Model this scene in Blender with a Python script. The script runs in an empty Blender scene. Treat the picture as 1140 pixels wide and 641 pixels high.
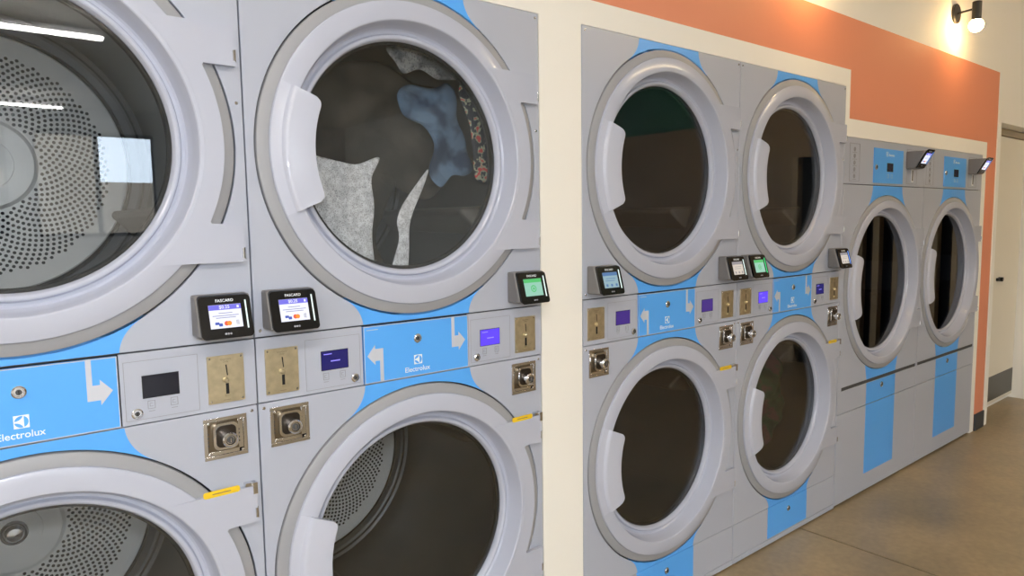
import bpy, bmesh, math, random
from math import pi, sin, cos, sqrt, atan2, radians, hypot
from mathutils import Matrix, Vector
random.seed(7)
col = bpy.context.scene.collection

# ------------------------------------------------------------------ materials
def lin(c):
    return tuple(((v/255)/12.92 if v/255 <= .04045 else ((v/255+.055)/1.055)**2.4) for v in c)
M = {}
def mat(name, rgb, rough=.5, metal=0., spec=.5, coat=0., emis=None, estr=0., noise=None, bump=None, coat_rough=.1):
    m = bpy.data.materials.new(name); m.use_nodes = True
    nt = m.node_tree; b = nt.nodes['Principled BSDF']
    c = lin(rgb) + (1,)
    b.inputs['Base Color'].default_value = c
    b.inputs['Roughness'].default_value = rough
    b.inputs['Metallic'].default_value = metal
    b.inputs['Specular IOR Level'].default_value = spec
    b.inputs['Coat Weight'].default_value = coat
    b.inputs['Coat Roughness'].default_value = coat_rough
    if emis:
        b.inputs['Emission Color'].default_value = lin(emis) + (1,)
        b.inputs['Emission Strength'].default_value = estr
    tc = nt.nodes.new('ShaderNodeTexCoord')
    if noise:   # (scale, amount)
        n = nt.nodes.new('ShaderNodeTexNoise'); n.inputs['Scale'].default_value = noise[0]; n.inputs['Detail'].default_value = 6
        nt.links.new(tc.outputs['Object'], n.inputs['Vector'])
        r = nt.nodes.new('ShaderNodeValToRGB')
        k = noise[1]
        r.color_ramp.elements[0].position = .3; r.color_ramp.elements[1].position = .7
        r.color_ramp.elements[0].color = tuple(v*(1-k) for v in c[:3]) + (1,)
        r.color_ramp.elements[1].color = tuple(min(1, v*(1+k)) for v in c[:3]) + (1,)
        nt.links.new(n.outputs['Fac'], r.inputs['Fac']); nt.links.new(r.outputs['Color'], b.inputs['Base Color'])
    if bump:    # (scale, strength)
        n = nt.nodes.new('ShaderNodeTexNoise'); n.inputs['Scale'].default_value = bump[0]; n.inputs['Detail'].default_value = 4
        nt.links.new(tc.outputs['Object'], n.inputs['Vector'])
        bp = nt.nodes.new('ShaderNodeBump'); bp.inputs['Strength'].default_value = bump[1]; bp.inputs['Distance'].default_value = .002
        nt.links.new(n.outputs['Fac'], bp.inputs['Height']); nt.links.new(bp.outputs['Normal'], b.inputs['Normal'])
    M[name] = m
    return m

mat('panel_grey', (175,181,196), .31, 0, .5, bump=(420, .05))
mat('door_plastic', (182,187,203), .17, 0, .5)
mat('handle_plastic', (188,193,209), .15, 0, .5)
mat('rim_grey', (152,154,159), .5)
mat('blue', (88,170,250), .32)
mat('label_white', (232,240,248), .5)
mat('arrow_grey', (196,200,212), .5)
mat('gap_black', (16,16,18), .7)
mat('black_plastic', (14,14,16), .22)
mat('dark_grey', (70,71,74), .5)
mat('reader_grey', (118,116,116), .45)
mat('line_grey', (140,142,150), .6)
mat('brass', (200,188,158), .36, .85, noise=(60,.12))
mat('chrome', (215,216,220), .12, 1.)
mat('bronze', (158,146,124), .35, .85)
mat('dark_bronze', (64,58,52), .3, .8)
mat('mid_bronze', (112,100,82), .3, .85)
mat('steel', (248,250,252), .36, .1, noise=(8,.06))
mat('drum_steel', (88,91,95), .34, .6, noise=(6,.08))
mat('lifter', (92,88,84), .5, .3)
mat('hole', (22,24,26), .8)
mat('cabinet_grey', (120,122,128), .6)
mat('yellow', (238,200,40), .5)
mat('paint_white', (243,241,234), .7, 0, .3, bump=(180,.12))
mat('paint_orange', (228,148,116), .6, 0, .35, bump=(180,.12))
mat('paint_tan', (150,132,112), .7)
mat('paint_teal', (60,120,105), .7)
mat('paint_grey', (204,207,210), .7)
mat('skirting', (58,62,66), .5)
mat('door_paint', (228,222,206), .45)
mat('kick_metal', (92,92,90), .35, .8)
mat('ceiling_paint', (225,222,214), .8)
mat('dark_glazing', (10,13,22), .5, 0, .1)
mat('mullion', (176,160,132), .5)
mat('window_frame', (60,62,66), .4)
mat('lamp_black', (16,15,15), .35)
mat('bulb', (255,235,200), .3, emis=(255,206,138), estr=75.)
mat('tube_light', (255,255,255), .3, emis=(255,249,243), estr=38.)
mat('warm_fill_light', (255,255,255), .3, emis=(255,226,178), estr=36.)
mat('tube_body', (220,220,220), .5)

def screen(name, c, s=1.): return mat(name, (10,10,12), .15, emis=c, estr=s)
screen('lcd_off', (18,20,46), .35); screen('lcd_navy', (34,32,104), .8); screen('lcd_violet', (92,66,238), 1.0)
screen('lcd_plum', (66,44,128), .8); screen('lcd_text', (150,140,250), 1.)
screen('scr_white', (232,234,250), .95); screen('scr_header_violet', (116,112,220), .95)
screen('scr_green', (150,200,180), .85); screen('scr_header_green', (86,190,110), .85)
screen('scr_teal', (150,178,188), .8); screen('scr_header_teal', (90,124,170), .8)
screen('scr_tan', (206,196,184), .85); screen('scr_header_tan', (150,146,150), .8)
screen('scr_text', (150,150,190), .8); screen('scr_red', (232,96,70), .9); screen('scr_orange', (240,150,60), .9); screen('scr_blue', (70,90,180), .9)
screen('slot_white', (225,245,240), 1.1); screen('slot_green', (70,220,130), 1.1); screen('slot_blue', (110,160,250), 1.1)

def glass_mat(key='glass', tint=(.86,.87,.87,1)):
    m = bpy.data.materials.new('door_'+key); m.use_nodes = True; nt = m.node_tree; nt.nodes.clear()
    out = nt.nodes.new('ShaderNodeOutputMaterial'); mx = nt.nodes.new('ShaderNodeMixShader')
    tr = nt.nodes.new('ShaderNodeBsdfTransparent'); tr.inputs['Color'].default_value = tint
    gl = nt.nodes.new('ShaderNodeBsdfGlossy'); gl.inputs['Roughness'].default_value = .012; gl.inputs['Color'].default_value = (.95,.97,1,1)
    lw = nt.nodes.new('ShaderNodeLayerWeight'); lw.inputs['Blend'].default_value = .5
    pw = nt.nodes.new('ShaderNodeMath'); pw.operation = 'POWER'; pw.inputs[1].default_value = 5
    ml = nt.nodes.new('ShaderNodeMath'); ml.operation = 'MULTIPLY_ADD'; ml.inputs[1].default_value = .95; ml.inputs[2].default_value = .05
    nt.links.new(lw.outputs['Facing'], pw.inputs[0]); nt.links.new(pw.outputs[0], ml.inputs[0])
    nt.links.new(ml.outputs[0], mx.inputs['Fac']); nt.links.new(tr.outputs[0], mx.inputs[1]); nt.links.new(gl.outputs[0], mx.inputs[2])
    nt.links.new(mx.outputs[0], out.inputs['Surface'])
    M[key] = m
glass_mat(); glass_mat('glass_dark', (.42,.44,.47,1))

def floor_mat():
    m = mat('polished_concrete', (132,118,94), .3)
    nt = m.node_tree; b = nt.nodes['Principled BSDF']
    tc = nt.nodes.new('ShaderNodeTexCoord')
    n1 = nt.nodes.new('ShaderNodeTexNoise'); n1.inputs['Scale'].default_value = 1.7; n1.inputs['Detail'].default_value = 5; n1.inputs['Roughness'].default_value = .6
    n2 = nt.nodes.new('ShaderNodeTexNoise'); n2.inputs['Scale'].default_value = 38; n2.inputs['Detail'].default_value = 8
    mxn = nt.nodes.new('ShaderNodeMath'); mxn.operation = 'MULTIPLY_ADD'; mxn.inputs[1].default_value = .35
    nt.links.new(tc.outputs['Object'], n1.inputs['Vector']); nt.links.new(tc.outputs['Object'], n2.inputs['Vector'])
    nt.links.new(n2.outputs['Fac'], mxn.inputs[0]); nt.links.new(n1.outputs['Fac'], mxn.inputs[2])
    r = nt.nodes.new('ShaderNodeValToRGB'); e = r.color_ramp.elements
    e[0].position = .46; e[0].color = lin((128,116,93)) + (1,); e[1].position = .88; e[1].color = lin((172,152,118)) + (1,)
    x = e.new(.66); x.color = lin((149,133,104)) + (1,)
    nt.links.new(mxn.outputs[0], r.inputs['Fac']); nt.links.new(r.outputs['Color'], b.inputs['Base Color'])
    r2 = nt.nodes.new('ShaderNodeMapRange'); r2.inputs[3].default_value = .22; r2.inputs[4].default_value = .42
    nt.links.new(n1.outputs['Fac'], r2.inputs[0]); nt.links.new(r2.outputs[0], b.inputs['Roughness'])
floor_mat()

def cloth_mat(name, c1, c2, scale, weave=None, c3=None):
    m = mat(name, c1, .85, 0, .2); nt = m.node_tree; b = nt.nodes['Principled BSDF']
    tc = nt.nodes.new('ShaderNodeTexCoord')
    n = nt.nodes.new('ShaderNodeTexNoise'); n.inputs['Scale'].default_value = scale; n.inputs['Detail'].default_value = 3
    nt.links.new(tc.outputs['Object'], n.inputs['Vector'])
    r = nt.nodes.new('ShaderNodeValToRGB'); e = r.color_ramp.elements
    e[0].position = .42; e[0].color = lin(c1) + (1,); e[1].position = .6; e[1].color = lin(c2) + (1,)
    if c3: x = e.new(.52); x.color = lin(c3) + (1,); r.color_ramp.interpolation = 'CONSTANT' if name.startswith('floral') else 'LINEAR'
    nt.links.new(n.outputs['Fac'], r.inputs['Fac']); nt.links.new(r.outputs['Color'], b.inputs['Base Color'])
    if weave:
        w = nt.nodes.new('ShaderNodeTexVoronoi'); w.inputs['Scale'].default_value = weave
        nt.links.new(tc.outputs['Object'], w.inputs['Vector'])
        mx = nt.nodes.new('ShaderNodeMix'); mx.data_type = 'RGBA'; mx.blend_type = 'MULTIPLY'; mx.inputs[0].default_value = .75
        mr = nt.nodes.new('ShaderNodeMapRange'); mr.inputs[1].default_value = .1; mr.inputs[2].default_value = .5; mr.inputs[3].default_value = .3; mr.inputs[4].default_value = 1.2
        nt.links.new(w.outputs['Distance'], mr.inputs[0])
        nt.links.new(r.outputs['Color'], mx.inputs[6]); nt.links.new(mr.outputs[0], mx.inputs[7]); nt.links.new(mx.outputs[2], b.inputs['Base Color'])
cloth_mat('white_knit', (206,208,216), (236,238,244), 60, 260)
cloth_mat('dark_cotton', (60,55,50), (84,77,70), 9)
cloth_mat('navy_denim', (54,76,106), (108,136,168), 16)
cloth_mat('floral_cotton', (46,54,70), (226,84,90), 52, None, (190,196,170))
cloth_mat('lace', (120,126,134), (190,192,196), 30, 170)
cloth_mat('camouflage_cotton', (34,50,42), (84,56,62), 14, None, (40,72,54))

# ------------------------------------------------------------------ mesh builder
class MB:
    def __init__(s): s.v = []; s.f = []; s.m = []; s.mats = []
    def mi(s, name):
        if name not in s.mats: s.mats.append(name)
        return s.mats.index(name)
    def box(s, x0, x1, y0, y1, z0, z1, m):
        k = len(s.v); i = s.mi(m)
        s.v += [(x,y,z) for x in (x0,x1) for y in (y0,y1) for z in (z0,z1)]
        for q in ((0,1,3,2),(4,6,7,5),(0,4,5,1),(2,3,7,6),(0,2,6,4),(1,5,7,3)): s.f.append([k+a for a in q]); s.m.append(i)
        return s
    def hexa(s, pts, m):          # 8 points in box order
        k = len(s.v); i = s.mi(m); s.v += pts
        for q in ((0,1,3,2),(4,6,7,5),(0,4,5,1),(2,3,7,6),(0,2,6,4),(1,5,7,3)): s.f.append([k+a for a in q]); s.m.append(i)
        return s
    def prism(s, pts, y0, y1, m, tf=None):   # polygon in x,z; front at y0 (toward viewer, smaller y)
        k = len(s.v); n = len(pts); i = s.mi(m)
        V = [(x,y0,z) for x,z in pts] + [(x,y1,z) for x,z in pts]
        if tf: V = [tf(p) for p in V]
        s.v += V
        s.f.append([k+a for a in range(n)]); s.m.append(i)
        s.f.append([k+n+a for a in reversed(range(n))]); s.m.append(i)
        for a in range(n):
            b = (a+1) % n
            s.f.append([k+a, k+n+a, k+n+b, k+b]); s.m.append(i)
        return s
    def lathe(s, prof, cx, cz, m, seg=128, cap0=False, cap1=False, closed=False, y=0):
        k = len(s.v); i = s.mi(m); n = len(prof)
        for a in range(seg):
            t = 2*pi*a/seg
            for r, yy in prof: s.v.append((cx+r*cos(t), y+yy, cz+r*sin(t)))
        for a in range(seg):
            b = (a+1) % seg
            for j in range(n if closed else n-1):
                j2 = (j+1) % n
                s.f.append([k+a*n+j, k+b*n+j, k+b*n+j2, k+a*n+j2]); s.m.append(i)
        if cap0: s.f.append([k+a*n for a in range(seg)]); s.m.append(i)
        if cap1: s.f.append([k+a*n+n-1 for a in range(seg)]); s.m.append(i)
        return s
    def cyl(s, cx, cz, r, y0, y1, m, seg=24, bev=0, tf=None):
        k0 = len(s.v)
        pr = [(r-bev, y0), (r, y0+bev), (r, y1)] if bev else [(r,y0),(r,y1)]
        s.lathe(pr, cx, cz, m, seg, True, True)
        if tf: s.v[k0:] = [tf(p) for p in s.v[k0:]]
        return s
    def tube(s, p0, p1, r, m, seg=20, r1=None):
        k = len(s.v); i = s.mi(m); p0 = Vector(p0); p1 = Vector(p1); d = (p1-p0).normalized()
        a = d.orthogonal().normalized(); b = d.cross(a); r1 = r if r1 is None else r1
        for j in range(seg):
            t = 2*pi*j/seg; o = a*cos(t) + b*sin(t)
            s.v.append(tuple(p0+o*r)); s.v.append(tuple(p1+o*r1))
        for j in range(seg):
            q = (j+1) % seg
            s.f.append([k+2*j, k+2*q, k+2*q+1, k+2*j+1]); s.m.append(i)
        s.f.append([k+2*j for j in range(seg)]); s.m.append(i); s.f.append([k+2*j+1 for j in range(seg)]); s.m.append(i)
        return s
    def panel_hole(s, x0, x1, z0, z1, cx, cz, r, y0, y1, m, seg=128):   # rectangular sheet with a round hole
        i = s.mi(m); ang = [2*pi*a/seg for a in range(seg)]
        for x in (x0,x1):
            for z in (z0,z1): ang.append(atan2(z-cz, x-cx) % (2*pi))
        ang = sorted(set(round(a, 6) for a in ang)); n = len(ang); k = len(s.v)
        for t in ang:
            c, sn = cos(t), sin(t)
            L = min([((x1-cx)/c if c > 1e-9 else 1e9), ((x0-cx)/c if c < -1e-9 else 1e9), ((z1-cz)/sn if sn > 1e-9 else 1e9), ((z0-cz)/sn if sn < -1e-9 else 1e9)])
            for y in (y0, y1):
                s.v.append((cx+r*c, y, cz+r*sn)); s.v.append((cx+L*c, y, cz+L*sn))
        for a in range(n):
            b = (a+1) % n; A = k+4*a; B = k+4*b
            for q in ([A,A+1,B+1,B],[A+2,B+2,B+3,A+3],[A,B,B+2,A+2],[A+1,A+3,B+3,B+1]): s.f.append(q); s.m.append(i)
        return s
    def text(s, txt, cx, zb, width, y, m, depth=.0004, bold=.0, tf=None, height=None):
        vs, fs = text_geo(txt, bold)
        x0 = min(v[0] for v in vs); x1 = max(v[0] for v in vs); z0 = min(v[1] for v in vs); z1 = max(v[1] for v in vs)
        sx = width/(x1-x0); sz = (height/(z1-z0)) if height else sx
        k = len(s.v); i = s.mi(m)
        for yy in (y-depth, y):
            V = [(cx+(v[0]-(x0+x1)/2)*sx, yy, zb+(v[1]-z0)*sz) for v in vs]
            if tf: V = [tf(p) for p in V]
            s.v += V
        n = len(vs)
        cnt = {}
        for f in fs:
            s.f.append([k+a for a in f]); s.m.append(i); s.f.append([k+n+a for a in reversed(f)]); s.m.append(i)
            for a in range(len(f)):
                e = (f[a], f[(a+1) % len(f)]); cnt[e] = 1
        for a, b in list(cnt):
            if (b, a) not in cnt: s.f.append([k+a, k+n+a, k+n+b, k+b]); s.m.append(i)
        return s
    def mesh(s, name, smooth=True, angle=26):
        me = bpy.data.meshes.new(name); me.from_pydata(s.v, [], s.f)
        for n in s.mats: me.materials.append(M[n])
        me.polygons.foreach_set('material_index', s.m)
        bm = bmesh.new(); bm.from_mesh(me); bmesh.ops.recalc_face_normals(bm, faces=bm.faces); bm.to_mesh(me); bm.free()
        if smooth:
            me.polygons.foreach_set('use_smooth', [True]*len(me.polygons)); me.set_sharp_from_angle(angle=radians(angle))
        me.update()
        return me

_tg = {}
def text_geo(txt, bold=0.):
    if (txt, bold) in _tg: return _tg[(txt, bold)]
    cu = bpy.data.curves.new('t', 'FONT'); cu.body = txt; cu.resolution_u = 3; cu.offset = bold; cu.size = 1
    o = bpy.data.objects.new('t', cu); col.objects.link(o); bpy.context.view_layer.update()
    me = bpy.data.meshes.new_from_object(o.evaluated_get(bpy.context.evaluated_depsgraph_get()))
    vs = [tuple(v.co) for v in me.vertices]; fs = [list(p.vertices) for p in me.polygons]
    bpy.data.objects.remove(o); bpy.data.curves.remove(cu); bpy.data.meshes.remove(me)
    _tg[(txt, bold)] = (vs, fs)
    return vs, fs

_cache = {}
def part(name, parent, build, key=None, bevel=0, label=None, kind=None):
    """one mesh object under its thing; equal keys share mesh data"""
    k = key
    if k and k in _cache: me = _cache[k]
    else:
        b = MB(); build(b); me = b.mesh(name)
        if k: _cache[k] = me
    o = bpy.data.objects.new(name, me); col.objects.link(o); o.parent = parent
    if bevel:
        md = o.modifiers.new('bevel', 'BEVEL'); md.width = bevel; md.segments = 2; md.limit_method = 'ANGLE'; md.angle_limit = radians(40); md.harden_normals = False
    if label: o['label'] = label
    if kind: o['kind'] = kind
    return o
def empty(name, loc, label, cat, group=None):
    o = bpy.data.objects.new(name, None); col.objects.link(o); o.location = loc; o.empty_display_size = .1
    o['label'] = label; o['category'] = cat
    if group: o['group'] = group
    return o
def struct(name, build, bevel=0):
    o = part(name, None, build, bevel=bevel); o['kind'] = 'structure'; return o
def rrect(x0, x1, z0, z1, r, n=5):
    P = []
    for cx, cz, a0 in ((x1-r, z1-r, 0), (x0+r, z1-r, 90), (x0+r, z0+r, 180), (x1-r, z0+r, 270)):
        for j in range(n+1):
            t = radians(a0 + 90*j/n); P.append((cx+r*cos(t), cz+r*sin(t)))
    return P
def frame_outline(b, x0, x1, z0, z1, w, y0, y1, m):
    b.box(x0, x1, y0, y1, z0, z0+w, m); b.box(x0, x1, y0, y1, z1-w, z1, m)
    b.box(x0, x0+w, y0, y1, z0+w, z1-w, m); b.box(x1-w, x1, y0, y1, z0+w, z1-w, m)
def arc(cx, cz, r, a0, a1, n):
    return [(cx+r*cos(radians(a0+(a1-a0)*j/n)), cz+r*sin(radians(a0+(a1-a0)*j/n))) for j in range(n+1)]

# ------------------------------------------------------------------ dryer door, shared by all machines
STK = dict(W=.79, R=.3733, face=.349, bowl=.305, glass=.270, tab=.2296, cut=.153, hin=.257, hcr=.323, pane='glass')
BIG = dict(W=.83, R=.4097, face=.387, bowl=.352, glass=.318, tab=.25, cut=.16, hin=.305, hcr=.36, pane='glass_dark')
def door_assembly(root, cx, cz, P, tag, right, lower=False):
    fR, bR, gR = P['face'], P['bowl'], P['glass']
    def seal(b):
        R = P['R']
        b.lathe([(R, .018), (R, .001), (R-.0012, -.0015), (R-.004, -.0030), (fR+.003, -.0062), (fR-.002, -.0062), (fR-.004, .018)], cx, cz, 'rim_grey', 144, closed=True)  # bevelled rim around the door, greyer than its face
    def ring(b):
        b.lathe([(fR, .002), (fR, -.0105), (fR-.0012, -.0122), (fR-.003, -.0130), (bR+.005, -.0150), (bR+.002, -.0146), (bR, -.0128), (bR-.0012, -.0095),
                 (bR-.0045, .008), (bR-.0075, .022), (bR-.0105, .0295), (bR-.0145, .0330), (gR+.0145, .0330), (gR+.0125, .0300), (gR+.0110, .0250), (gR+.0085, .0232), (gR+.005, .0232), (gR+.002, .0250), (gR, .0290), (gR-.002, .0335),
                 (gR-.002, .050), (bR+.012, .050), (bR+.012, .002)], cx, cz, 'door_plastic', 160, closed=True)
        # hinge plate with its two tabs and the hollow between them
        t, c = P['tab'], P['cut']; ri = bR+.009
        aT = math.degrees(math.asin(t/ri)); aC = math.degrees(math.asin(c/fR))
        xR = right
        pts = arc(cx, cz, ri, aT, -aT, 40) + [(xR-.004, cz-t), (xR, cz-t+.004), (xR, cz-c), (cx+fR*cos(radians(aC))+.006, cz-c)] \
            + arc(cx, cz, fR+.0012, -aC+.8, aC-.8, 24) + [(cx+fR*cos(radians(aC))+.006, cz+c), (xR, cz+c), (xR, cz+t-.004), (xR-.004, cz+t)]
        b.prism(pts, -.0153, -.0040, 'door_plastic')
    d = part('door', root, ring, tag+'ring')  # ring and hinge plate
    part('door_seal', d, seal, tag+'seal')
    def pane(b):
        b.lathe([(gR-.0015, .034), (gR*.5, .0339), (.0005, .0339)], cx, cz, P['pane'], 96)
        b.lathe([(gR-.0015, .034), (gR-.0015, .039), (gR*.5, .0389), (.0005, .0389)], cx, cz, P['pane'], 96)
    part('glass', d, pane, tag+'glass')
    def gasket(b): b.lathe([(gR-.002, .0385), (gR-.008, .040), (gR-.010, .048), (gR-.002, .050)], cx, cz, 'gap_black', 96, closed=True)
    part('gasket', d, gasket, tag+'gasket')
    def handle(b):
        h = 23.5; ri, rc = P['hin'], P['hcr']; i = b.mi('handle_plastic')
        nA, rows = 48, []
        prof = [(fR-.0015, -.0135), (rc+.006, -.0155), (rc+.003, -.0164), (rc+.001, -.0190), (rc-.002, -.0226), (rc-.005, -.0242), (rc-.010, -.0250), (ri+.02, -.0285), (ri+.004, -.0290), (ri+.001, -.0283), (ri, -.0265), (ri, -.0190), (ri+.004, -.0175), (fR-.0015, -.0118)]
        for a in range(nA+1):
            u = -1+2*a/nA; ed = abs(u)
            t = radians(180+h*u)
            cut = max(0, (ed-.84)/.16)      # rounds the two inner corners
            row = []
            for r, y in prof:
                if r < ri+.03: r = r + (.014*(1-sqrt(max(0, 1-cut**2))))
                row.append((cx+r*cos(t), y, cz+r*sin(t)))
            rows.append(row)
        k = len(b.v); n = len(prof)
        for row in rows: b.v += row
        for a in range(nA):
            for j in range(n):
                j2 = (j+1) % n; b.f.append([k+a*n+j, k+(a+1)*n+j, k+(a+1)*n+j2, k+a*n+j2]); b.m.append(i)
        b.f.append([k+j for j in range(n)]); b.m.append(i); b.f.append([k+nA*n+j for j in range(n)]); b.m.append(i)
    part('handle', d, handle, tag+'handle')
    def pin(zz):
        def f(b):
            b.box(right-.002, right+.0018, -.0150, -.002, zz-.012, zz+.012, 'chrome')
            b.tube((right-.0022, -.0158, zz-.010), (right-.0022, -.0158, zz+.010), .0026, 'chrome', 12)
        return f
    part('hinge_pin', d, pin(cz+P['cut']+.02), tag+'pinT'); part('hinge_pin', d, pin(cz-P['tab']+.018), tag+'pinB')
    if lower:
        def hinge(b):
            zt = cz+P['tab']
            b.box(right-.022, right-.001, -.0140, -.001, zt+.001, zt+.008, 'chrome'); b.box(right-.008, right+.001, -.0185, -.003, zt-.016, zt+.008, 'chrome')
        part('hinge_bracket', d, hinge, tag+'bracket')
        def stk(b):
            zt = cz+P['tab']
            b.prism(rrect(right-.105, right-.034, zt-.003, zt+.010, .005), -.0160, -.0150, 'yellow')
            b.box(right-.088, right-.052, -.0163, -.0160, zt+.0025, zt+.0045, 'bronze')
        part('caution_sticker', d, stk, tag+'sticker', label='small yellow caution sticker')

def drum(root, cx, cz, P, tag, right_ang=100, y1=.70):
    gR = P['glass']; rD = P['face']+.020; rp = rD*.855
    def shell(b):
        b.lathe([(gR+.004, .052), (gR+.004, .075), (rD, .10), (rD, y1), (rD*.94, y1+.012), (rp+.012, y1+.012)], cx, cz, 'drum_steel', 96)
        b.lathe([(rp+.012, y1+.011), (rp+.012, y1+.03), (rp, y1+.03), (rp, y1+.006)], cx, cz, 'gap_black', 96)
        for q in (.965,): b.lathe([(rD*q, y1-.002), (rD*q-.004, y1+.004)], cx, cz, 'gap_black', 96)
    d = part('drum', root, shell, tag+'drum')
    def plate(b):
        b.lathe([(rp, y1+.02), (rp, y1+.004), (rp-.004, y1), (rp*.83, y1-.002), (rp*.36, y1-.006), (rp*.33, y1-.012), (rp*.2, y1-.012), (rp*.195, y1-.018), (.0005, y1-.018)], cx, cz, 'steel', 96)
        i = b.mi('hole'); r0, r1 = rp*.375, rp*.85; c = .0070
        for j in range(int((r0/c)**2), int((r1/c)**2)):      # punched holes in spiral rows
            r = c*sqrt(j); t = j*2.399963; y = y1-.0025-.004*(1-(r-rp*.36)/(rp*.47)) - .0012
            x = cx+r*cos(t); z = cz+r*sin(t); k = len(b.v)
            for s in range(8): b.v.append((x+.0042*cos(s*pi/4), y, z+.0042*sin(s*pi/4)))
            b.f.append([k+s for s in range(8)]); b.m.append(i)
    part('back_plate', d, plate, tag+'plate')
    def hub(b):
        b.lathe([(.030, y1-.018), (.030, y1-.026), (.026, y1-.030), (.022, y1-.024)], cx, cz, 'dark_grey', 40)
        b.lathe([(.022, y1-.018), (.021, y1-.034), (.016, y1-.040), (.0005, y1-.042)], cx, cz, 'chrome', 40)
    part('hub', d, hub, tag+'hub')
    for q in range(3):
        def lift(b, q=q):
            t = radians(right_ang+120*q); w = .13
            def pt(r, dt, y): return (cx+r*cos(t+dt), y, cz+r*sin(t+dt))
            b.hexa([pt(rD-.002,-w,.16), pt(rD*.80,-.02,.20), pt(rD-.002,-w*.7,y1-.02), pt(rD*.78,-.03,y1-.05),
                    pt(rD-.002,w,.16), pt(rD*.80,.03,.20), pt(rD-.002,w*.7,y1-.02), pt(rD*.78,.03,y1-.05)], 'lifter')
        part('lifter', d, lift, tag+'lift%d' % q, bevel=.008)

def lock_cyl(name, root, x, z, y, key, r=.0085):
    def f(b):
        b.lathe([(r+.0025, y), (r+.0025, y-.003), (r, y-.005), (r*.86, y-.005), (r*.8, y-.0025), (.0004, y-.0025)], x, z, 'chrome', 28)
        b.cyl(x, z, r*.55, y-.0045, y-.002, 'dark_grey', 20)
        b.box(x-.0007, x+.0007, y-.0052, y-.004, z-r*.4, z+r*.4, 'gap_black')
    return part(name, root, f, key)

def logo(b, cx, zb, w, y, m='label_white', m2='blue'):
    """square emblem: disc cut by a vertical bar and a three-cornered star of curved sides"""
    h = w; cz = zb+h/2
    b.box(cx-w/2, cx+w/2, y-.0004, y, zb, zb+h, m)
    r = w*.45; y2 = y-.0004; e = w*.14
    a0 = math.degrees(math.acos(e/r))
    b.prism(arc(cx, cz, r, -a0+3, a0-3, 16), y2-.0003, y2, m2)              # right lens
    for s in (1, -1):                                                        # two left petals
        st = a0+5; P = arc(cx, cz, r, s*st, s*172, 16)
        A = Vector(P[-1]); B = Vector(P[0]); C = Vector((cx-w*.02, cz+s*w*.10)); cur = []
        for j in range(1, 9):
            t = j/9; p = A*(1-t)**2 + C*2*t*(1-t) + B*t*t; cur.append((p.x, p.y))
        b.prism(P+cur, y2-.0003, y2, m2)

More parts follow.
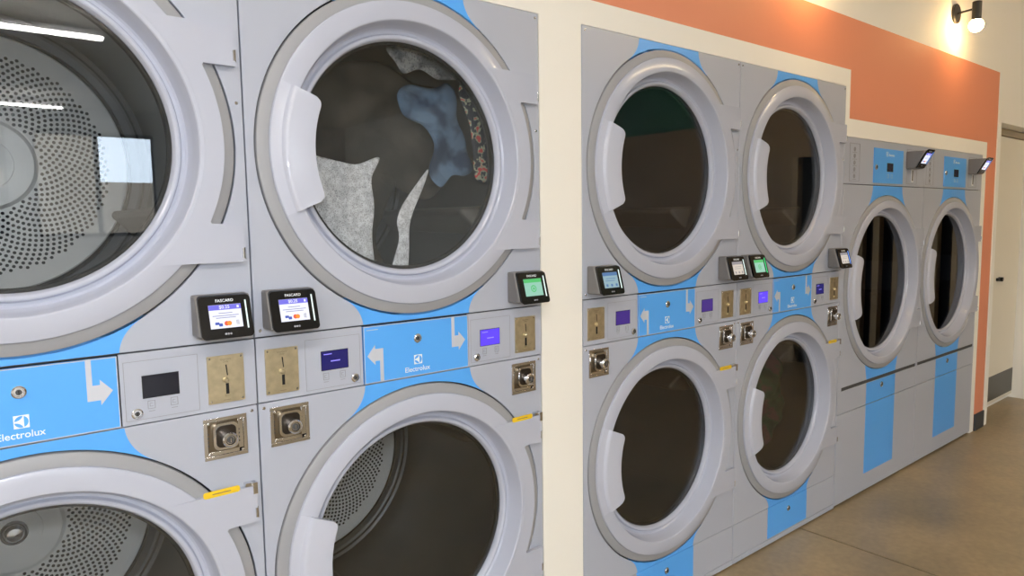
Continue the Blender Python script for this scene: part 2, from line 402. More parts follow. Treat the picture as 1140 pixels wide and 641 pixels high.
def card_reader(root, x0, x1, z0, z1, dt, db, scheme, key, lit='slot_white'):
    """wedge housing, tilted black face with touchscreen and lit card slot"""
    body_h = z1-z0
    def body(b):
        b.hexa([(x0-.003,-dt*.0,z0), (x0-.003,0,z1), (x0-.003,.0,z0), (x0-.003,.0,z1)]*2, 'reader_grey') if False else None
        P = [(x0-.003,-db,z0), (x0-.003,-dt,z1), (x0-.003,-.0005,z0-.001), (x0-.003,-.0005,z1+.001), (x1+.003,-db,z0), (x1+.003,-dt,z1), (x1+.003,-.0005,z0-.001), (x1+.003,-.0005,z1+.001)]
        b.hexa(P, 'reader_grey')
    r = part('card_reader', root, body, key+'body', bevel=.004)
    ang = atan2(db-dt, body_h); L = hypot(db-dt, body_h)
    def tf(p):      # p: x, y out of face (negative is out), z along face from its bottom
        x, y, z = p
        return (x, -db + z*sin(ang) + y*cos(ang), z0 + z*cos(ang) + y*(-sin(ang))*-1)
    w = x1-x0
    X = lambda u: x0+u*w
    Z = lambda v: L*(1-v)
    def face(b):
        b.prism(rrect(x0, x1, -.001, L+.001, .008), -.008, -.0002, 'black_plastic', tf)
        b.text('FASCARD', X(.50), Z(.135), w*.34, -.008, 'label_white', .0003, .012, tf)
        for q in (-.012, 0, .012): b.prism(arc(X(.5)+q*.4, Z(.90), .0022, 0, 330, 8), -.0083, -.008, 'line_grey', tf)
    part('face_plate', r, face, key+'face', bevel=.0012)
    def scr(b):
        g, hd = {'violet': ('scr_white','scr_header_violet'), 'green': ('scr_green','scr_header_green'), 'teal': ('scr_teal','scr_header_teal'), 'tan': ('scr_tan','scr_header_tan')}[scheme]
        b.prism([(X(.18),Z(.76)),(X(.80),Z(.76)),(X(.80),Z(.20)),(X(.18),Z(.20))], -.0086, -.008, g, tf)
        b.prism([(X(.18),Z(.32)),(X(.80),Z(.32)),(X(.80),Z(.20)),(X(.18),Z(.20))], -.0088, -.0086, hd, tf)
        if scheme == 'violet':
            b.text('$0.25', X(.48), Z(.305), w*.20, -.0088, 'scr_white', .0002, .015, tf)
            b.box(0,0,0,0,0,0,'scr_white') if False else None
            b.prism([(X(.72),Z(.29)),(X(.76),Z(.29)),(X(.76),Z(.23)),(X(.72),Z(.23))], -.009, -.0088, 'scr_white', tf)
            for v, a, c in ((.40,.36,.62), (.46,.24,.74), (.51,.30,.68)):
                b.prism([(X(a),Z(v+.008)),(X(c),Z(v+.008)),(X(c),Z(v-.008)),(X(a),Z(v-.008))], -.0088, -.0086, 'scr_text', tf)
            b.cyl(X(.49), Z(.65), .0046, -.0088, -.0086, 'scr_red', 16, 0, tf); b.cyl(X(.54), Z(.65), .0046, -.0089, -.0087, 'scr_orange', 16, 0, tf)
            b.prism(rrect(X(.27), X(.35), Z(.67), Z(.61), .001), -.0088, -.0086, 'scr_blue', tf); b.prism(rrect(X(.34), X(.41), Z(.71), Z(.64), .001), -.0089, -.0086, 'scr_blue', tf)
            for q in (.68, .70, .72): b.prism([(X(q),Z(.70)),(X(q+.01),Z(.70)),(X(q+.01),Z(.59)),(X(q),Z(.59))], -.0088, -.0086, 'line_grey', tf)
        elif scheme == 'green':
            b.cyl(X(.49), Z(.52), .0095, -.0088, -.0086, 'scr_header_green', 20, 0, tf); b.cyl(X(.49), Z(.52), .0065, -.0090, -.0088, 'scr_green', 20, 0, tf)
            b.cyl(X(.49), Z(.52), .0035, -.0092, -.0090, 'scr_header_green', 20, 0, tf)
        else:
            for v, a, c in ((.42,.3,.7), (.50,.26,.66)):
                b.prism([(X(a),Z(v+.01)),(X(c),Z(v+.01)),(X(c),Z(v-.01)),(X(a),Z(v-.01))], -.0088, -.0086, hd, tf)
            for q in (.26, .46, .66): b.prism([(X(q),Z(.71)),(X(q+.08),Z(.71)),(X(q+.08),Z(.62)),(X(q),Z(.62))], -.0088, -.0086, hd, tf)
    part('screen', r, scr, key+'scr'+scheme)
    def slot(b): b.prism([(X(.885),Z(.80)),(X(.910),Z(.80)),(X(.910),Z(.12)),(X(.885),Z(.12))], -.0095, -.008, lit, tf)
    part('card_slot', r, slot, key+'slot'+lit)

# ------------------------------------------------------------------ stacked dryer
def band_arrow(b, flip, y):
    P = [(.4875,1.0735),(.4965,1.0735),(.4965,1.0245),(.5085,1.0245),(.5085,1.034),(.5285,1.0115),(.5085,.987),(.5085,.9965),(.4875,.9965)]
    if flip: P = [(.782-x, 2.0155-z) for x, z in P]
    b.prism(P, y-.0004, y, 'arrow_grey')
def stack_dryer(x, label, lcdL, lcdR, scL, scR, litL, litR):
    W = .79; cx = .395; zU, zL = 1.465, .5422; R = STK['R']+.0035
    root = empty('stacked_dryer', (x, 0, 0), label, 'dryer', 'stacked dryers set in the wall')
    zb0, zb1, zt = .9385, 1.0763, 1.8585
    def cabinet(b):
        for zz in ((.004, zb0-.001), (zb0, zb1), (zb1+.001, zt-.003)):
            z0, z1 = zz
            b.box(.003, .015, .0125, .80, z0, z1, 'cabinet_grey'); b.box(W-.015, W-.003, .0125, .80, z0, z1, 'cabinet_grey')
            b.box(.015, W-.015, .788, .80, z0, z1, 'cabinet_grey')
            b.box(.015, W-.015, .0125, .788, z1-.008, z1, 'cabinet_grey'); b.box(.015, W-.015, .0125, .788, z0, z0+.008, 'cabinet_grey')
    part('cabinet', root, cabinet, 'sd_cab')
    part('front_panel', root, lambda b: b.panel_hole(.0015, W-.0015, zb1+.0014, zt-.001, cx, zU, R, 0, .012, 'panel_grey'), 'sd_fu', bevel=.0012)
    def low(b):
        b.panel_hole(.0015, W-.0015, .1588, zb0-.0014, cx, zL, R, 0, .012, 'panel_grey')
    part('front_panel', root, low, 'sd_fl', bevel=.0012)
    def toe(b):
        b.box(.0015, .2435, 0, .012, .026, .1572, 'panel_grey'); b.box(.5475, W-.0015, 0, .012, .026, .1572, 'panel_grey')
        b.box(.2435, .5475, 0, .012, .026, .0285, 'panel_grey'); b.box(.0015, W-.0015, -.002, .012, .006, .0250, 'panel_grey')
    part('base_panel', root, toe, 'sd_toe', bevel=.001)
    part('service_hatch', root, lambda b: b.box(.2445, .5465, -.001, .012, .0295, .1572, 'blue'), 'sd_toeb', bevel=.001, label='blue hatch at the foot')
    h = root
    lock_cyl('lock', root, cx, .1175, -.001, 'sd_toelock')
    # blue stripe, with fillets where it meets the door rings
    hw = .148
    def fil(sgn_z, zedge, zc):
        a = math.degrees(math.asin(.198/R)); L = []
        end = (.198, R*cos(radians(a)))
        z_e = zedge-zc                  # relative
        zs = end[1]*(1 if z_e > 0 else -1)
        for j in range(13):
            t = j/12; A = (hw, z_e); C = (hw+.004, z_e+(zs-z_e)*.62); B = (.198, zs)
            L.append((A[0]*(1-t)**2+C[0]*2*t*(1-t)+B[0]*t*t, A[1]*(1-t)**2+C[1]*2*t*(1-t)+B[1]*t*t))
        return L, zs
    def stripe(zedge, zc):
        def f(b):
            L, zs = fil(0, zedge, zc); top = zedge > zc
            right = [(cx+p, zc+q) for p, q in L]; left = [(cx-p, zc+q) for p, q in reversed(L)]
            a = math.degrees(atan2(zs, .198))
            mid = arc(cx, zc, R+.0002, a, 180-a if top else -180-a, 40)
            b.prism(right+mid[1:-1]+left, -.0005, .0003, 'blue')
        return f
    for k, (ze, zc) in enumerate(((zt-.002, zU), (zb1+.002, zU), (zb0-.002, zL), (.1592, zL))):
        part('blue_stripe', root, stripe(ze, zc), 'sd_str%d' % k)
    def backing(b): b.box(.004, W-.004, .0065, .0085, zb0+.0012, zb1-.0012, 'gap_black')
    part('band_backing', root, backing, 'sd_back')
    # control band
    y = -.0025
    def svc(b):
        b.box(.2455, .5375, y, .006, zb0+.0016, zb1-.0035, 'blue')
        frame_outline(b, .2455, .5375, zb0+.0016, zb1-.0035, .0016, y-.0004, y, 'arrow_grey')
    s = part('service_door', root, svc, 'sd_svc', label='blue door in the control band')
    lock_cyl('lock', s, .388, 1.0315, y, 'sd_svclock')
    part('logo', s, lambda b: logo(b, .3885, .9685, .0225, y), 'sd_logo')
    part('lettering', s, lambda b: b.text('Electrolux', .387, .9512, .070, y, 'label_white', .0004, .008), 'sd_text')
    part('arrow', s, lambda b: band_arrow(b, False, y), 'sd_ar'); part('arrow', s, lambda b: band_arrow(b, True, y), 'sd_al')
    part('lettering', s, lambda b: b.box(.253, .283, y-.0003, y, 1.0635, 1.0650, 'arrow_grey'), 'sd_small')
    for side in (0, 1):
        mir = (lambda v: v) if side == 0 else (lambda v: .783-v)
        def rng(a, c): return (min(mir(a), mir(c)), max(mir(a), mir(c)))
        X0, X1 = (.0015, .2425) if side == 0 else (.5405, W-.0015)
        def pan(b):
            b.box(X0, X1, y+.0015, .006, zb0+.0012, zb1-.0016, 'panel_grey')
            a, c = rng(.106, .236); frame_outline(b, a, c, .947, 1.059, .0008, y+.0011, y+.0016, 'line_grey')
        cp = part('control_panel', root, pan, 'sd_cp%d' % side, bevel=.0008)
        y2 = y+.0013
        a, c = rng(.1428, .2052)
        lcd = (lcdL, lcdR)[side]
        def dsp(b):
            b.box(a-.0012, c+.0012, y2-.0006, y2+.002, .9862, 1.0300, 'gap_black'); b.box(a, c, y2-.0012, y2, .9875, 1.0287, lcd)
            if lcd in ('lcd_violet', 'lcd_navy'):
                b.box(a+.005, a+.024, y2-.0014, y2-.0012, 1.0215, 1.0235, 'lcd_text'); b.box((a+c)/2-.010, (a+c)/2+.012, y2-.0014, y2-.0012, 1.005, 1.0075, 'lcd_text')
        part('display', cp, dsp, 'sd_d%d%s' % (side, lcd))
        for q in (.152, .192):
            def but(b):
                u = mir(q)
                frame_outline(b, u-.0065, u+.0065, .9655, .9810, .0008, y2-.0007, y2, 'line_grey')
                b.box(u-.003, u+.003, y2-.0006, y2, .970, .9707, 'line_grey'); b.box(u-.003, u-.0023, y2-.0006, y2, .970, .976, 'line_grey'); b.box(u-.003, u+.002, y2-.0006, y2, .976, .9767, 'line_grey')
                b.box(u-.0055, u+.0055, y2-.0002, y2, .9605, .9615, 'line_grey')
            part('button', cp, but, 'sd_b%d%s' % (side, q))
        lock_cyl('lock', cp, .2215 if side == 0 else .5655, .9600, y2, 'sd_lk%d' % side, .0075)
        a, c = rng(.0185, .0895)
        def coin(b):
            m = (a+c)/2; s_ = 1 if side == 0 else -1
            b.prism(rrect(a, c, .9535, 1.0500, .0015, 2), y2-.0022, y2+.001, 'brass')
            yy = y2-.0022
            for px in (a+.005, c-.005):
                for pz in (.9585, 1.045): b.cyl(px, pz, .0022, yy-.0012, yy, 'chrome', 12, .0006)
            b.prism([(m-.0006,1.0305),(m+.0020,1.0305),(m+.0036,1.0085),(m+.0016,1.0085)], yy-.0004, yy, 'gap_black')
            b.cyl(m-.002, 1.0005, .0052, yy-.010, yy, 'brass', 20, .002)
            b.box(m-.0015, m+.0045, yy-.0006, yy, .9710, .9925, 'gap_black')
            b.box(m-.0035, m+.0065, yy-.004, yy, .9655, .9710, 'brass')
            b.text('Quarters', m, 1.0395, .021, yy, 'bronze', .0003); b.text('Only', m, 1.0340, .011, yy, 'bronze', .0003)
            b.box(m-.007, m+.007, yy-.0003, yy, .9585, .9595, 'bronze')
        part('coin_slot_plate', cp, coin, 'sd_coin%d' % side, bevel=.0004)
        # recessed coin box lock under the band
        a, c = (.0235, .1085) if side == 0 else (.6800, .7650)
        def cb(b):
            z0, z1 = .8405, .9250; w = .0075
            frame_outline(b, a, c, z0, z1, w, -.0035, .0, 'chrome')
            b.box(a+w, c-w, -.0012, .0, z0+w, z1-w, 'mid_bronze')
            b.box(c-w-.010, c-w, -.0018, 0, z0+w, z1-w, 'chrome'); b.box(a+w, c-w, -.0018, 0, z0+w, z0+w+.008, 'chrome')
            for px in (a+.010, c-.010):
                for pz in (z0+.010, z1-.010): b.cyl(px, pz, .0035, -.0035, 0, 'chrome', 14, .001)
            for pz in (.868, .876, .884, .892): b.box(a+.007, a+.010, -.0022, 0, pz, pz+.004, 'dark_grey'); b.box(c-.018, c-.015, -.0022, 0, pz, pz+.004, 'dark_grey')
        k = part('coin_box', root, cb, 'sd_cb%d' % side, bevel=.0006)
        def hs(b):
            m = (a+c)/2-.002
            b.prism(rrect(m-.0245, m+.0245, .8605, .9145, .012), -.012, -.001, 'chrome')
            b.prism(rrect(m-.0195, m+.0195, .8655, .9095, .010), -.0135, -.0121, 'dark_bronze')
            mz = .8835; b.lathe([(.0150, -.0125), (.0150, -.031), (.0125, -.034), (.0095, -.034), (.008, -.031), (.0004, -.031)], m+.002, mz, 'chrome', 28)
            b.cyl(m+.002, mz, .0065, -.0335, -.030, 'dark_grey', 20); b.box(m+.0012, m+.0028, -.0345, -.033, mz-.004, mz+.004, 'chrome')
        part('lock', k, hs, 'sd_hs%d' % side)
        a, c = (.0200, .1180) if side == 0 else (.6730, .7710)
        card_reader(root, a, c, 1.0950, 1.1740, .030, .052, (scL, scR)[side], 'sd_r%d' % side, (litL, litR)[side])
    for sx in (.0125, W-.0125):
        for sz in (1.0905, .9265, 1.8455, 1.55):
            if sz == 1.55 and sx < .4: continue
            part('screw', root, lambda b: b.cyl(sx, sz, .0036, -.0022, 0, 'chrome', 14, .0012), 'sd_sc%.3f_%.3f' % (sx, sz))
    door_assembly(root, cx, zU, STK, 'sdU', W-.0155); door_assembly(root, cx, zL, STK, 'sdL', W-.0155, True)
    drum(root, cx, zU, STK, 'sdU', 95); drum(root, cx, zL, STK, 'sdL', 25)
    return root

stack_dryer(-.79, 'nearest stacked dryer at the left edge, bright empty perforated drum', 'lcd_off', 'lcd_off', 'violet', 'violet', 'slot_white', 'slot_white')
stack_dryer(0., 'stacked dryer beside the wide white wall strip, tumbling clothes in its upper drum', 'lcd_navy', 'lcd_violet', 'violet', 'green', 'slot_white', 'slot_white')
stack_dryer(.9522, 'stacked dryer just right of the white wall strip, both dark drums empty', 'lcd_plum', 'lcd_plum', 'teal', 'tan', 'slot_white', 'slot_white')
stack_dryer(1.7422, 'stacked dryer beside the lower single machines, dark green clothes in its bottom drum', 'lcd_violet', 'lcd_navy', 'green', 'tan', 'slot_green', 'slot_blue')

# ------------------------------------------------------------------ single large machines
def single_dryer(x, label, fill):
    W = .83; cx = .4145; cz = .9926; P = BIG; R = P['R']+.0025
    root = empty('single_dryer', (x, 0, 0), label, 'dryer', 'single door machines')
    zc, zt, zl, zs = 1.4484, 1.6515, .5402, .4277; x0 = -.0265 if fill else .0015
    def cab(b):
        b.box(x0+.002, x0+.014, .0125, .85, .004, zt-.002, 'cabinet_grey'); b.box(W-.016, W-.004, .0125, .85, .004, zt-.002, 'cabinet_grey')
        b.box(x0+.014, W-.016, .838, .85, .004, zt-.002, 'cabinet_grey'); b.box(x0+.014, W-.016, .0125, .838, zt-.012, zt-.002, 'cabinet_grey'); b.box(x0+.014, W-.016, .0125, .838, .004, .012, 'cabinet_grey')
    part('cabinet', root, cab, 'sg_cab%d' % fill)
    part('front_panel', root, lambda b: b.panel_hole(x0, W-.0015, zl+.007, zc-.0016, cx, cz, R, 0, .012, 'panel_grey'), 'sg_f%d' % fill, bevel=.0012)
    part('lower_panel', root, lambda b: b.box(x0, W-.0015, -.001, .012, .012, zs-.0016, 'panel_grey'), 'sg_l%d' % fill, bevel=.001)
    def drawer(b):
        b.box(x0, W-.0015, -.001, .012, zs+.0016, zl-.009, 'panel_grey')
        b.box(.012, W-.012, .002, .012, zl-.009, zl+.007, 'dark_grey'); b.box(x0, .012, 0, .012, zl-.009, zl+.007, 'panel_grey'); b.box(W-.012, W-.0015, 0, .012, zl-.009, zl+.007, 'panel_grey')
        b.box(x0+.003, W-.005, .013, .016, .40, zl+.02, 'gap_black'); b.box(x0+.003, W-.005, .013, .016, .003, .02, 'gap_black')
    part('lint_drawer', root, drawer, 'sg_d%d' % fill)
    lock_cyl('lock', root, cx, .502, -.0015, 'sg_lk2', .011)
    def ctl(b): b.box(x0, W-.0015, 0, .012, zc+.0014, zt-.002, 'panel_grey')
    c = part('control_band', root, ctl, 'sg_c%d' % fill, bevel=.0012)
    def cdoor(b): b.box(.2520, .5640, -.004, .0, 1.4590, 1.6170, 'blue')
    d = part('control_door', c, cdoor, 'sg_cd', bevel=.001, label='blue control door')
    part('display', c, lambda b: (b.box(.386, .452, -.0046, -.004, 1.513, 1.553, 'gap_black'), b.box(.389, .449, -.0052, -.0046, 1.516, 1.550, 'lcd_off')), 'sg_dsp')
    part('logo', c, lambda b: (logo(b, .385, 1.583, .021, -.004), b.text('Electrolux', .433, 1.585, .060, -.004, 'label_white', .0004, .008)), 'sg_logo')
    lock_cyl('lock', c, .270, 1.530, -.004, 'sg_lk1', .010)
    def btn(b):
        for u in (.400, .438): frame_outline(b, u-.008, u+.008, 1.484, 1.502, .0012, -.0046, -.004, 'arrow_grey')
    part('button', c, btn, 'sg_btn')
    def stickr(b):
        frame_outline(b, .022, .115, 1.462, 1.625, .0015, -.0008, 0, 'line_grey')
        for k in range(5):
            z = 1.475+k*.029; b.prism(arc(.068, z+.009, .010, 0, 300, 8+k), -.0009, 0, 'line_grey'); b.box(.050, .088, -.0008, 0, z-.006, z-.004, 'line_grey')
    part('instruction_label', c, stickr, 'sg_st', label='tall pictogram label')
    def cslot(b):
        frame_outline(b, .615, .735, 1.462, 1.628, .0014, -.0008, 0, 'line_grey'); b.box(.676, .686, -.003, 0, 1.478, 1.53, 'dark_grey'); b.box(.670, .692, -.0016, 0, 1.472, 1.535, 'steel')
    part('coin_slot', c, cslot, 'sg_cs')
    card_reader(root, .6050, .6980, 1.5340, 1.6160, .088, .042, 'violet', 'sg_r', 'slot_blue')
    hw = .157
    def stripe_top(b):
        r = R+.0002; a = math.degrees(math.acos(.2/r)); zs_ = r*sin(radians(a)); L = []
        for j in range(11):
            t = j/10; A = (hw, zc-.002-cz); C = (hw+.004, A[1]+(zs_-A[1])*.6); B = (.2, zs_); L.append(tuple(A[q]*(1-t)**2+C[q]*2*t*(1-t)+B[q]*t*t for q in (0,1)))
        b.prism([(cx+p, cz+q) for p, q in L]+arc(cx, cz, r, a, 180-a, 40)[1:-1]+[(cx-p, cz+q) for p, q in reversed(L)], -.0005, .0003, 'blue')
    part('blue_stripe', root, stripe_top, 'sg_s1')
    def stripe_mid(b):
        r = R+.0002; a = math.degrees(math.acos(.175/r)); zs_ = -r*sin(radians(a))
        b.prism([(cx+.175, cz+zs_), (cx+hw, zl+.008), (cx-hw, zl+.008), (cx-.175, cz+zs_)]+arc(cx, cz, r, -180+a, -a, 40)[1:-1], -.0005, .0003, 'blue')
    part('blue_stripe', root, stripe_mid, 'sg_s2')
    part('blue_stripe', root, lambda b: b.box(cx-hw, cx+hw, -.0016, -.0009, zs+.0018, zl-.0092, 'blue'), 'sg_s3')
    part('blue_stripe', root, lambda b: b.box(cx-hw, cx+hw, -.0016, -.0009, .095, zs-.0018, 'blue'), 'sg_s4')
    door_assembly(root, cx, cz, P, 'sg', W-.012)
    drum(root, cx, cz, P, 'sg', 100, .62)
    return root
single_dryer(2.56, 'lower single machine between the last tall stack and its twin, drum empty', True)
single_dryer(3.39, 'lower single machine at the far end next to the orange strip', False)

# ------------------------------------------------------------------ laundry inside the drums
def garment(name, label, cat, loc, polys, m, group=None):
    """each polygon (x, z, relative) becomes a padded, creased sheet: outline rings shrink to the centre"""
    b = MB(); i = b.mi(m)
    for pts, y0, amp, th, seed in polys:
        rnd = random.Random(seed); n = len(pts); P = []
        for a in range(n):                                # smooth closed curve through the outline
            p0, p1, p2, p3 = [Vector(pts[(a+q-1) % n]) for q in range(4)]
            for s in range(8):
                t = s/8; P.append(.5*((2*p1)+(p2-p0)*t+(2*p0-5*p1+4*p2-p3)*t*t+(-p0+3*p1-3*p2+p3)*t**3))
        c = sum(P, Vector((0,0)))/len(P); N = len(P); Rn = 14
        f = [(rnd.uniform(12,34), rnd.uniform(12,34), rnd.uniform(0,6.3), rnd.uniform(.4,1)) for _ in range(6)]
        def hgt(x, z): return amp*sum(w*sin(fx*x+ph+1.6*sin(fz*z+ph)) for fx, fz, ph, w in f)/3
        k = len(b.v)
        for sgn in (-1, 1):
            for r in range(Rn):
                u = 1-r/Rn
                for p in P:
                    q = c+(p-c)*u; b.v.append((q.x, y0+hgt(q.x, q.y)+sgn*th*sqrt(max(0, 1-u**4)), q.y))
            b.v.append((c.x, y0+hgt(c.x, c.y)+sgn*th, c.y))
        S = Rn*N+1
        for g in (0, 1):
            o = k+g*S
            for r in range(Rn-1):
                for a in range(N): bb = (a+1) % N; b.f.append([o+r*N+a, o+r*N+bb, o+(r+1)*N+bb, o+(r+1)*N+a]); b.m.append(i)
            for a in range(N): b.f.append([o+(Rn-1)*N+a, o+(Rn-1)*N+(a+1) % N, o+S-1]); b.m.append(i)
        for a in range(N): bb = (a+1) % N; b.f.append([k+a, k+bb, k+S+bb, k+S+a]); b.m.append(i)
    me = b.mesh(name, angle=80)
    bm = bmesh.new(); bm.from_mesh(me); bmesh.ops.remove_doubles(bm, verts=bm.verts, dist=1e-5); bmesh.ops.recalc_face_normals(bm, faces=bm.faces); bm.to_mesh(me); bm.free()
    o = bpy.data.objects.new(name, me); col.objects.link(o); o.location = loc
    o['label'] = label; o['category'] = cat
    if group: o['group'] = group
    return o
U = (.395, 0, 1.465)
garment('white_shirt', 'white knitted shirt pressed against the glass of the tumbling drum, lower left', 'shirt', U,
        [([(-.23,.0),(-.196,-.004),(-.143,-.013),(-.103,-.016),(-.045,.002),(-.068,-.048),(-.063,-.109),(-.074,-.175),(-.076,-.262),(-.150,-.255),(-.200,-.18),(-.235,-.10)], .085, .010, .006, 3),
         ([(.092,-.022),(.080,-.067),(.050,-.128),(.034,-.177),(.022,-.29),(-.022,-.285),(.003,-.197),(.001,-.147),(.035,-.088)], .090, .007, .004, 5)], 'white_knit')
garment('dark_trousers', 'dark brown trousers tumbling across the middle of the upper drum behind the glass', 'trousers', U,
        [([(-.20,.16),(-.13,.23),(.02,.26),(.13,.22),(.22,.21),(.23,.13),(.26,.0),(.18,-.09),(.08,-.06),(-.02,-.02),(-.12,-.02),(-.20,.0),(-.24,.08)], .225, .025, .015, 11),
         ([(-.04,.02),(.06,.0),(.075,-.06),(.04,-.13),(.02,-.19),(.02,-.30),(-.075,-.31),(-.06,-.17),(-.055,-.07)], .222, .02, .010, 12)], 'dark_cotton')
garment('denim_shirt', 'blue denim shirt hanging in folds right of the dark trousers in the drum', 'shirt', U,
        [([(.05,.17),(.10,.205),(.164,.20),(.205,.215),(.235,.17),(.245,.118),(.270,.05),(.285,-.008),(.25,-.03),(.21,-.03),(.17,-.062),(.145,-.02),(.150,.05),(.120,.10),(.07,.125)], .160, .030, .010, 23)], 'navy_denim')
garment('floral_blouse', 'red and green floral blouse at the right rim of the upper drum window', 'blouse', U,
        [([(.205,.19),(.24,.225),(.285,.20),(.315,.131),(.328,.046),(.315,-.036),(.262,-.042),(.252,.03),(.235,.10)], .105, .008, .006, 31)], 'floral_cotton')
garment('lace_cloth', 'grey open mesh cloth at the top of the upper drum window', 'cloth', U,
        [([(.02,.285),(.08,.312),(.119,.312),(.200,.270),(.235,.230),(.19,.222),(.165,.222),(.117,.240),(.069,.225),(.045,.25)], .15, .008, .006, 41)], 'lace')
garment('camouflage_clothes', 'dark green and plum patterned clothes filling the bottom drum of the last stack', 'clothes', (1.7422+.395, 0, .5422),
        [([(-.19,.10),(-.10,.21),(.05,.25),(.17,.19),(.25,.08),(.265,-.06),(.21,-.17),(.06,-.26),(-.10,-.25),(-.21,-.15),(-.25,-.02)], .21, .03, .06, 51)], 'camouflage_cotton')

# ------------------------------------------------------------------ the room
XL, XR, YB, H = -5.0, 5.39, -10.5, 3.05
def wall_back(b):
    xs = [XL, -.7915, .7915, .9507, 1.006, 2.5335, 2.569, 4.2215, 4.283, 4.44, 4.50, 5.389]
    zs = [0, 1.6515, 1.7265, 1.8585, 1.93, 2.1435, H]
    for i in range(len(xs)-1):
        for j in range(len(zs)-1):
            a, c, lo, hi = xs[i], xs[i+1], zs[j], zs[j+1]; mx = (a+c)/2; mz = (lo+hi)/2
            if -.79 < mx < .79 and mz < 1.8585: continue
            if .9507 < mx < 2.5335 and mz < 1.8585: continue
            if 2.5335 < mx < 4.2215 and mz < 1.6515: continue
            if 4.50 < mx < 5.39 and mz < 1.8585: continue
            m = 'paint_white'
            if mz < 2.1435 and mx < 4.44:
                if mx < 2.569: m = 'paint_orange' if (mz > 1.93) else 'paint_white'
                elif mx < 4.283: m = 'paint_orange' if mz > 1.7265 else 'paint_white'
                else: m = 'paint_orange'
            b.box(a, c, 0, .12, lo, hi, m)
    b.box(4.50, 5.39, .125, .20, 0, 1.92, 'paint_white')
wb = struct('wall_back', wall_back)
struct('floor', lambda b: (b.box(XL-.2, 2.235, YB-.2, .9, -.1, 0, 'polished_concrete'), b.box(2.245, XR+1.6, YB-.2, .9, -.1, 0, 'polished_concrete'), b.box(2.235, 2.245, YB-.2, .9, -.1, -.004, 'gap_black')))
struct('ceiling', lambda b: b.box(XL-.2, XR+1.6, YB-.2, .2, H, H+.1, 'ceiling_paint'))
struct('baseboard_back', lambda b: b.box(4.2835, 4.4395, -.010, -.0005, .001, .103, 'skirting'), bevel=.002)
struct('trim_1', lambda b: (b.box(4.441, 4.499, -.006, -.0005, .001, 1.93, 'paint_white')), bevel=.002)
# white leaf door in the recess at the end of the row
dr = struct('door_1', lambda b: (b.box(4.56, 5.36, .098, .122, .035, 1.81, 'door_paint')), bevel=.002)
part('kick_plate', dr, lambda b: b.box(4.60, 5.345, .094, .0978, .060, .225, 'kick_metal'), label='dull metal kick plate')
part('handle', dr, lambda b: (b.box(4.90, 5.00, .080, .0975, .868, .888, 'lamp_black'), b.cyl(4.95, .878, .014, .07, .0975, 'lamp_black', 20)), bevel=.002, label='black handle')
struct('trim_2', lambda b: (b.box(4.502, 4.556, .085, .123, .001, 1.855, 'door_paint'), b.box(4.557, 5.388, .085, .123, 1.815, 1.855, 'mullion')), bevel=.002)

# end wall with a dark glazed doorway, a tan stretch and a second dark doorway (seen mirrored in the door glasses)
def wall_right(b):
    x0, x1 = XR, XR+.15
    def seg(y0, y1, z0, z1, m): b.box(x0, x1, y0, y1, z0, z1, m)
    seg(-.36, .20, 0, H, 'paint_white'); seg(-1.15, -.36, 2.25, H, 'paint_white')
    seg(-1.44, -1.15, 0, H, 'paint_tan'); seg(-1.74, -1.44, 1.83, H, 'paint_tan'); seg(-2.6, -1.74, 0, H, 'paint_tan')
    seg(-6, -2.6, 0, 2.2, 'paint_tan'); seg(-6, -2.6, 2.2, H, 'paint_teal'); seg(YB, -6, 0, H, 'paint_white')
struct('wall_right', wall_right)
def glazing(b):
    b.box(XR+.07, XR+.09, -1.15, -.36, 0, 2.25, 'dark_glazing')
    for a, c in ((-1.15,-1.12), (-1.035,-.985), (-.875,-.835), (-.595,-.560), (-.457,-.420)): b.box(XR-.01, XR+.07, a, c, 0, 2.25, 'mullion')
struct('window_1', glazing)
struct('door_2', lambda b: (b.box(XR+.08, XR+.12, -1.69, -1.44, 0, 1.83, 'dark_glazing'), b.box(XR-.01, XR+.12, -1.74, -1.69, 0, 1.83, 'mullion')))
# daylight openings: left wall and front wall
def wall_left(b):
    x0, x1 = XL-.15, XL
    for a, c in ((YB, -9.6), (-6.4, 0.12)): b.box(x0, x1, a, c, 0, H, 'paint_white')
    for a, c in ((-9.6,-6.4),): b.box(x0, x1, a, c, 0, .35, 'paint_white'); b.box(x0, x1, a, c, 2.75, H, 'paint_white')
struct('wall_left', wall_left)
def win_left(a, c):
    def f(b):
        n = 3
        for k in range(n+1):
            y = a+(c-a)*k/n; b.box(XL-.10, XL-.04, y-.03, y+.03, .35, 2.75, 'window_frame')
        b.box(XL-.10, XL-.04, a, c, .35, .41, 'window_frame'); b.box(XL-.10, XL-.04, a, c, 2.69, 2.75, 'window_frame'); b.box(XL-.09, XL-.05, a, c, 2.0, 2.05, 'window_frame')
    return f
struct('window_2', win_left(-9.6, -6.4))
FW = [(-4.4,-2.2), (-1.9,.3), (.62,2.2)]
def wall_front(b):
    y0, y1 = YB-.15, YB; e = [XL] + [v for w in FW for v in w] + [XR]
    for k in range(0, len(e), 2): b.box(e[k], e[k+1], y0, y1, 0, H, 'paint_grey')
    for a, c in FW: b.box(a, c, y0, y1, 0, 1.15, 'paint_grey'); b.box(a, c, y0, y1, 2.70, H, 'paint_grey')
struct('wall_front', wall_front)
for k, (a, c) in enumerate(FW):
    def f(b):
        for x in (a, (a+c)/2, c): b.box(x-.03, x+.03, YB-.1, YB-.04, 1.15, 2.70, 'window_frame')
        b.box(a, c, YB-.1, YB-.04, 1.15, 1.2, 'window_frame'); b.box(a, c, YB-.1, YB-.04, 2.65, 2.70, 'window_frame')
    struct('window_%d' % (3+k), f)

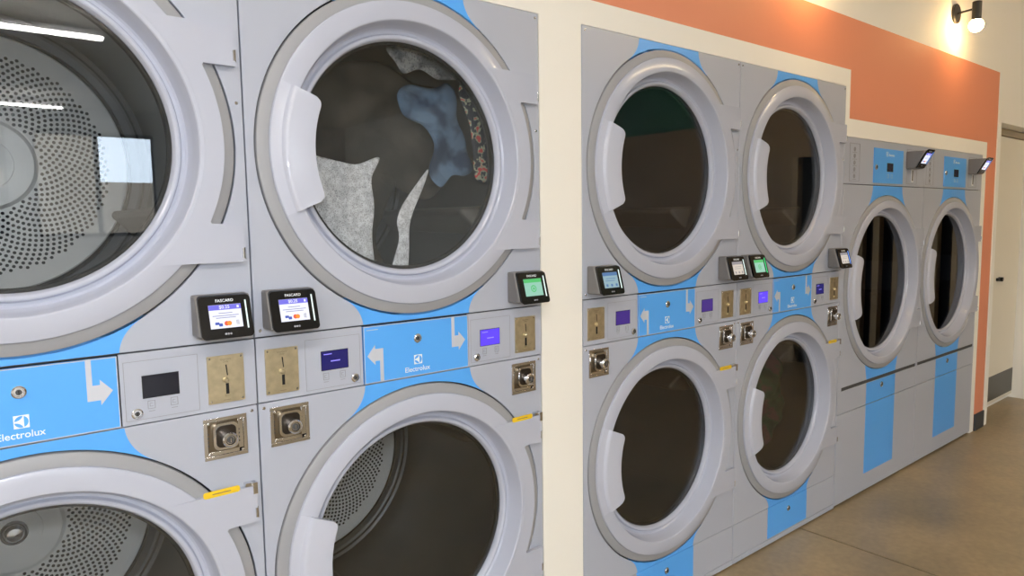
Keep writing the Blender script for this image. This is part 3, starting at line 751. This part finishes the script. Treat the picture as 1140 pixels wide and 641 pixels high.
# ------------------------------------------------------------------ lamps
def sconce(x, label):
    z = 2.352
    r = empty('wall_sconce', (x, 0, z), label, 'lamp', 'black wall sconces')
    part('wall_plate', r, lambda b: b.lathe([(.050, -.0005), (.050, -.010), (.047, -.013), (.0005, -.013)], 0, 0, 'lamp_black', 48), 'sc_p')
    part('arm', r, lambda b: b.tube((0,-.012,0), (0,-.088,.006), .0052, 'lamp_black'), 'sc_a')
    part('lamp_holder', r, lambda b: (b.tube((0,-.100,-.052), (0,-.100,.040), .0215, 'lamp_black', 32)), 'sc_h', bevel=.002)
    def bulb(b):
        k = len(b.v); i = b.mi('bulb'); R = .0335; zc = -.078; n, s = 12, 24
        for j in range(1, n):
            t = pi*j/n
            for q in range(s): b.v.append((R*sin(t)*cos(2*pi*q/s), -.100+R*sin(t)*sin(2*pi*q/s), zc+R*cos(t)))
        b.v += [(0,-.1,zc+R), (0,-.1,zc-R)]; T = k+(n-1)*s
        for j in range(n-2):
            for q in range(s): p = (q+1) % s; b.f.append([k+j*s+q, k+j*s+p, k+(j+1)*s+p, k+(j+1)*s+q]); b.m.append(i)
        for q in range(s): p = (q+1) % s; b.f.append([T, k+p, k+q]); b.m.append(i); b.f.append([T+1, k+(n-2)*s+q, k+(n-2)*s+p]); b.m.append(i)
    part('bulb', r, bulb, 'sc_b', label='glowing round bulb')
sconce(3.700, 'black wall sconce with a glowing round bulb above the orange wall')
sconce(2.150, 'black wall sconce with a glowing bulb hidden just above the top of the picture')
def tube_light(x0, x1, y, label, m='tube_light'):
    r = empty('ceiling_light', ((x0+x1)/2, y, H-.15), label, 'lamp', 'linear ceiling lights')
    L = (x1-x0)/2
    part('housing', r, lambda b: b.box(-L, L, -.03, .03, .0, .05, 'tube_body'), bevel=.003)
    part('diffuser', r, lambda b: b.box(-L, L, -.045, .045, -.02, -.0005, m))
    part('hanger', r, lambda b: (b.tube((-L*.8,0,.05), (-L*.8,0,.15), .003, 'chrome', 8), b.tube((L*.8,0,.05), (L*.8,0,.15), .003, 'chrome', 8)))
tube_light(-3.6, .70, -5.35, 'long linear ceiling light mirrored at the top of the near dryer glass')
tube_light(-3.6, .90, -9.6, 'long linear ceiling light nearest the front windows')
tube_light(-3.6, .2, -2.2, 'long linear ceiling light nearest the dryers')
tube_light(3.1, 4.7, -2.3, 'unseen fill light added to brighten the far end of the dryer row', 'warm_fill_light')  # added fill lamp, lifts the brightness of the far end
def street(b):  # unseen block, added to keep low sky out of the front windows
    b.box(-26, 3.2, -23, -22, -.2, 4.2, 'paint_tan'); b.box(3.2, 14, -23, -22, -.2, 2.6, 'paint_tan')
    for k in range(8): b.box(-24+k*3.4, -22.4+k*3.4, -22.05, -21.99, 1.0, 2.4, 'dark_glazing'); b.box(-24+k*3.4, -22.4+k*3.4, -22.05, -21.99, 2.9, 3.7, 'dark_glazing')
o = part('blocker', None, street); o['label'] = 'tan building outside the front windows, unseen and added to block the low sky'; o['category'] = 'blocker'
struct('ground', lambda b: b.box(-30, 16, -24, YB-.2, -.3, -.15, 'cabinet_grey'))

# daylight through the openings
w = bpy.data.worlds.new('sky'); bpy.context.scene.world = w; w.use_nodes = True
bg = w.node_tree.nodes['Background']; bg.inputs['Color'].default_value = (.76,.88,1.0,1); bg.inputs['Strength'].default_value = 8.
def portal(name, loc, rot, sx, sy):
    l = bpy.data.lights.new(name, 'AREA'); l.shape = 'RECTANGLE'; l.size = sx; l.size_y = sy; l.cycles.is_portal = True
    o = bpy.data.objects.new(name, l); col.objects.link(o); o.location = loc; o.rotation_euler = rot
for a, c in ((-9.6,-6.4),): portal('window_portal', (XL-.16, (a+c)/2, 1.55), (0, -pi/2, 0), 2.4, c-a)
for a, c in FW: portal('window_portal', ((a+c)/2, YB-.16, 1.925), (pi/2, 0, 0), c-a, 1.55)

# the photographer's flash, a hand's breadth above the lens
fl = bpy.data.lights.new('camera_flash', 'POINT'); fl.energy = 26; fl.shadow_soft_size = .03; fl.color = (.86,.92,1.0)
fo = bpy.data.objects.new('camera_flash', fl); col.objects.link(fo); fo.location = (-.487, -1.47, 1.43)

# ------------------------------------------------------------------ camera
f, cx, cy, cz, ya, pt, ro = 776.5436357640767, -.48668914, -1.43819184, 1.30986096, 0.6844986515460838, 0.09597457795081285, -0.014008121870530514
fw = Vector((sin(ya)*cos(pt), cos(ya)*cos(pt), -sin(pt))); rt = fw.cross(Vector((0,0,1))).normalized(); up = rt.cross(fw)
r2 = rt*cos(ro)+up*sin(ro); u2 = -rt*sin(ro)+up*cos(ro)
cam = bpy.data.cameras.new('camera'); co = bpy.data.objects.new('camera', cam); col.objects.link(co)
mw = Matrix((r2, u2, -fw)).transposed().to_4x4(); mw.translation = Vector((cx, cy, cz)); co.matrix_world = mw
cam.sensor_width = 36; cam.lens = f/1140*36; cam.clip_start = .02; cam.clip_end = 60
sc = bpy.context.scene; sc.camera = co
sc.view_settings.view_transform = 'Standard'; sc.view_settings.look = 'None'; sc.view_settings.gamma = 1; sc.view_settings.use_curve_mapping = False
sc.view_settings.exposure = 0.36
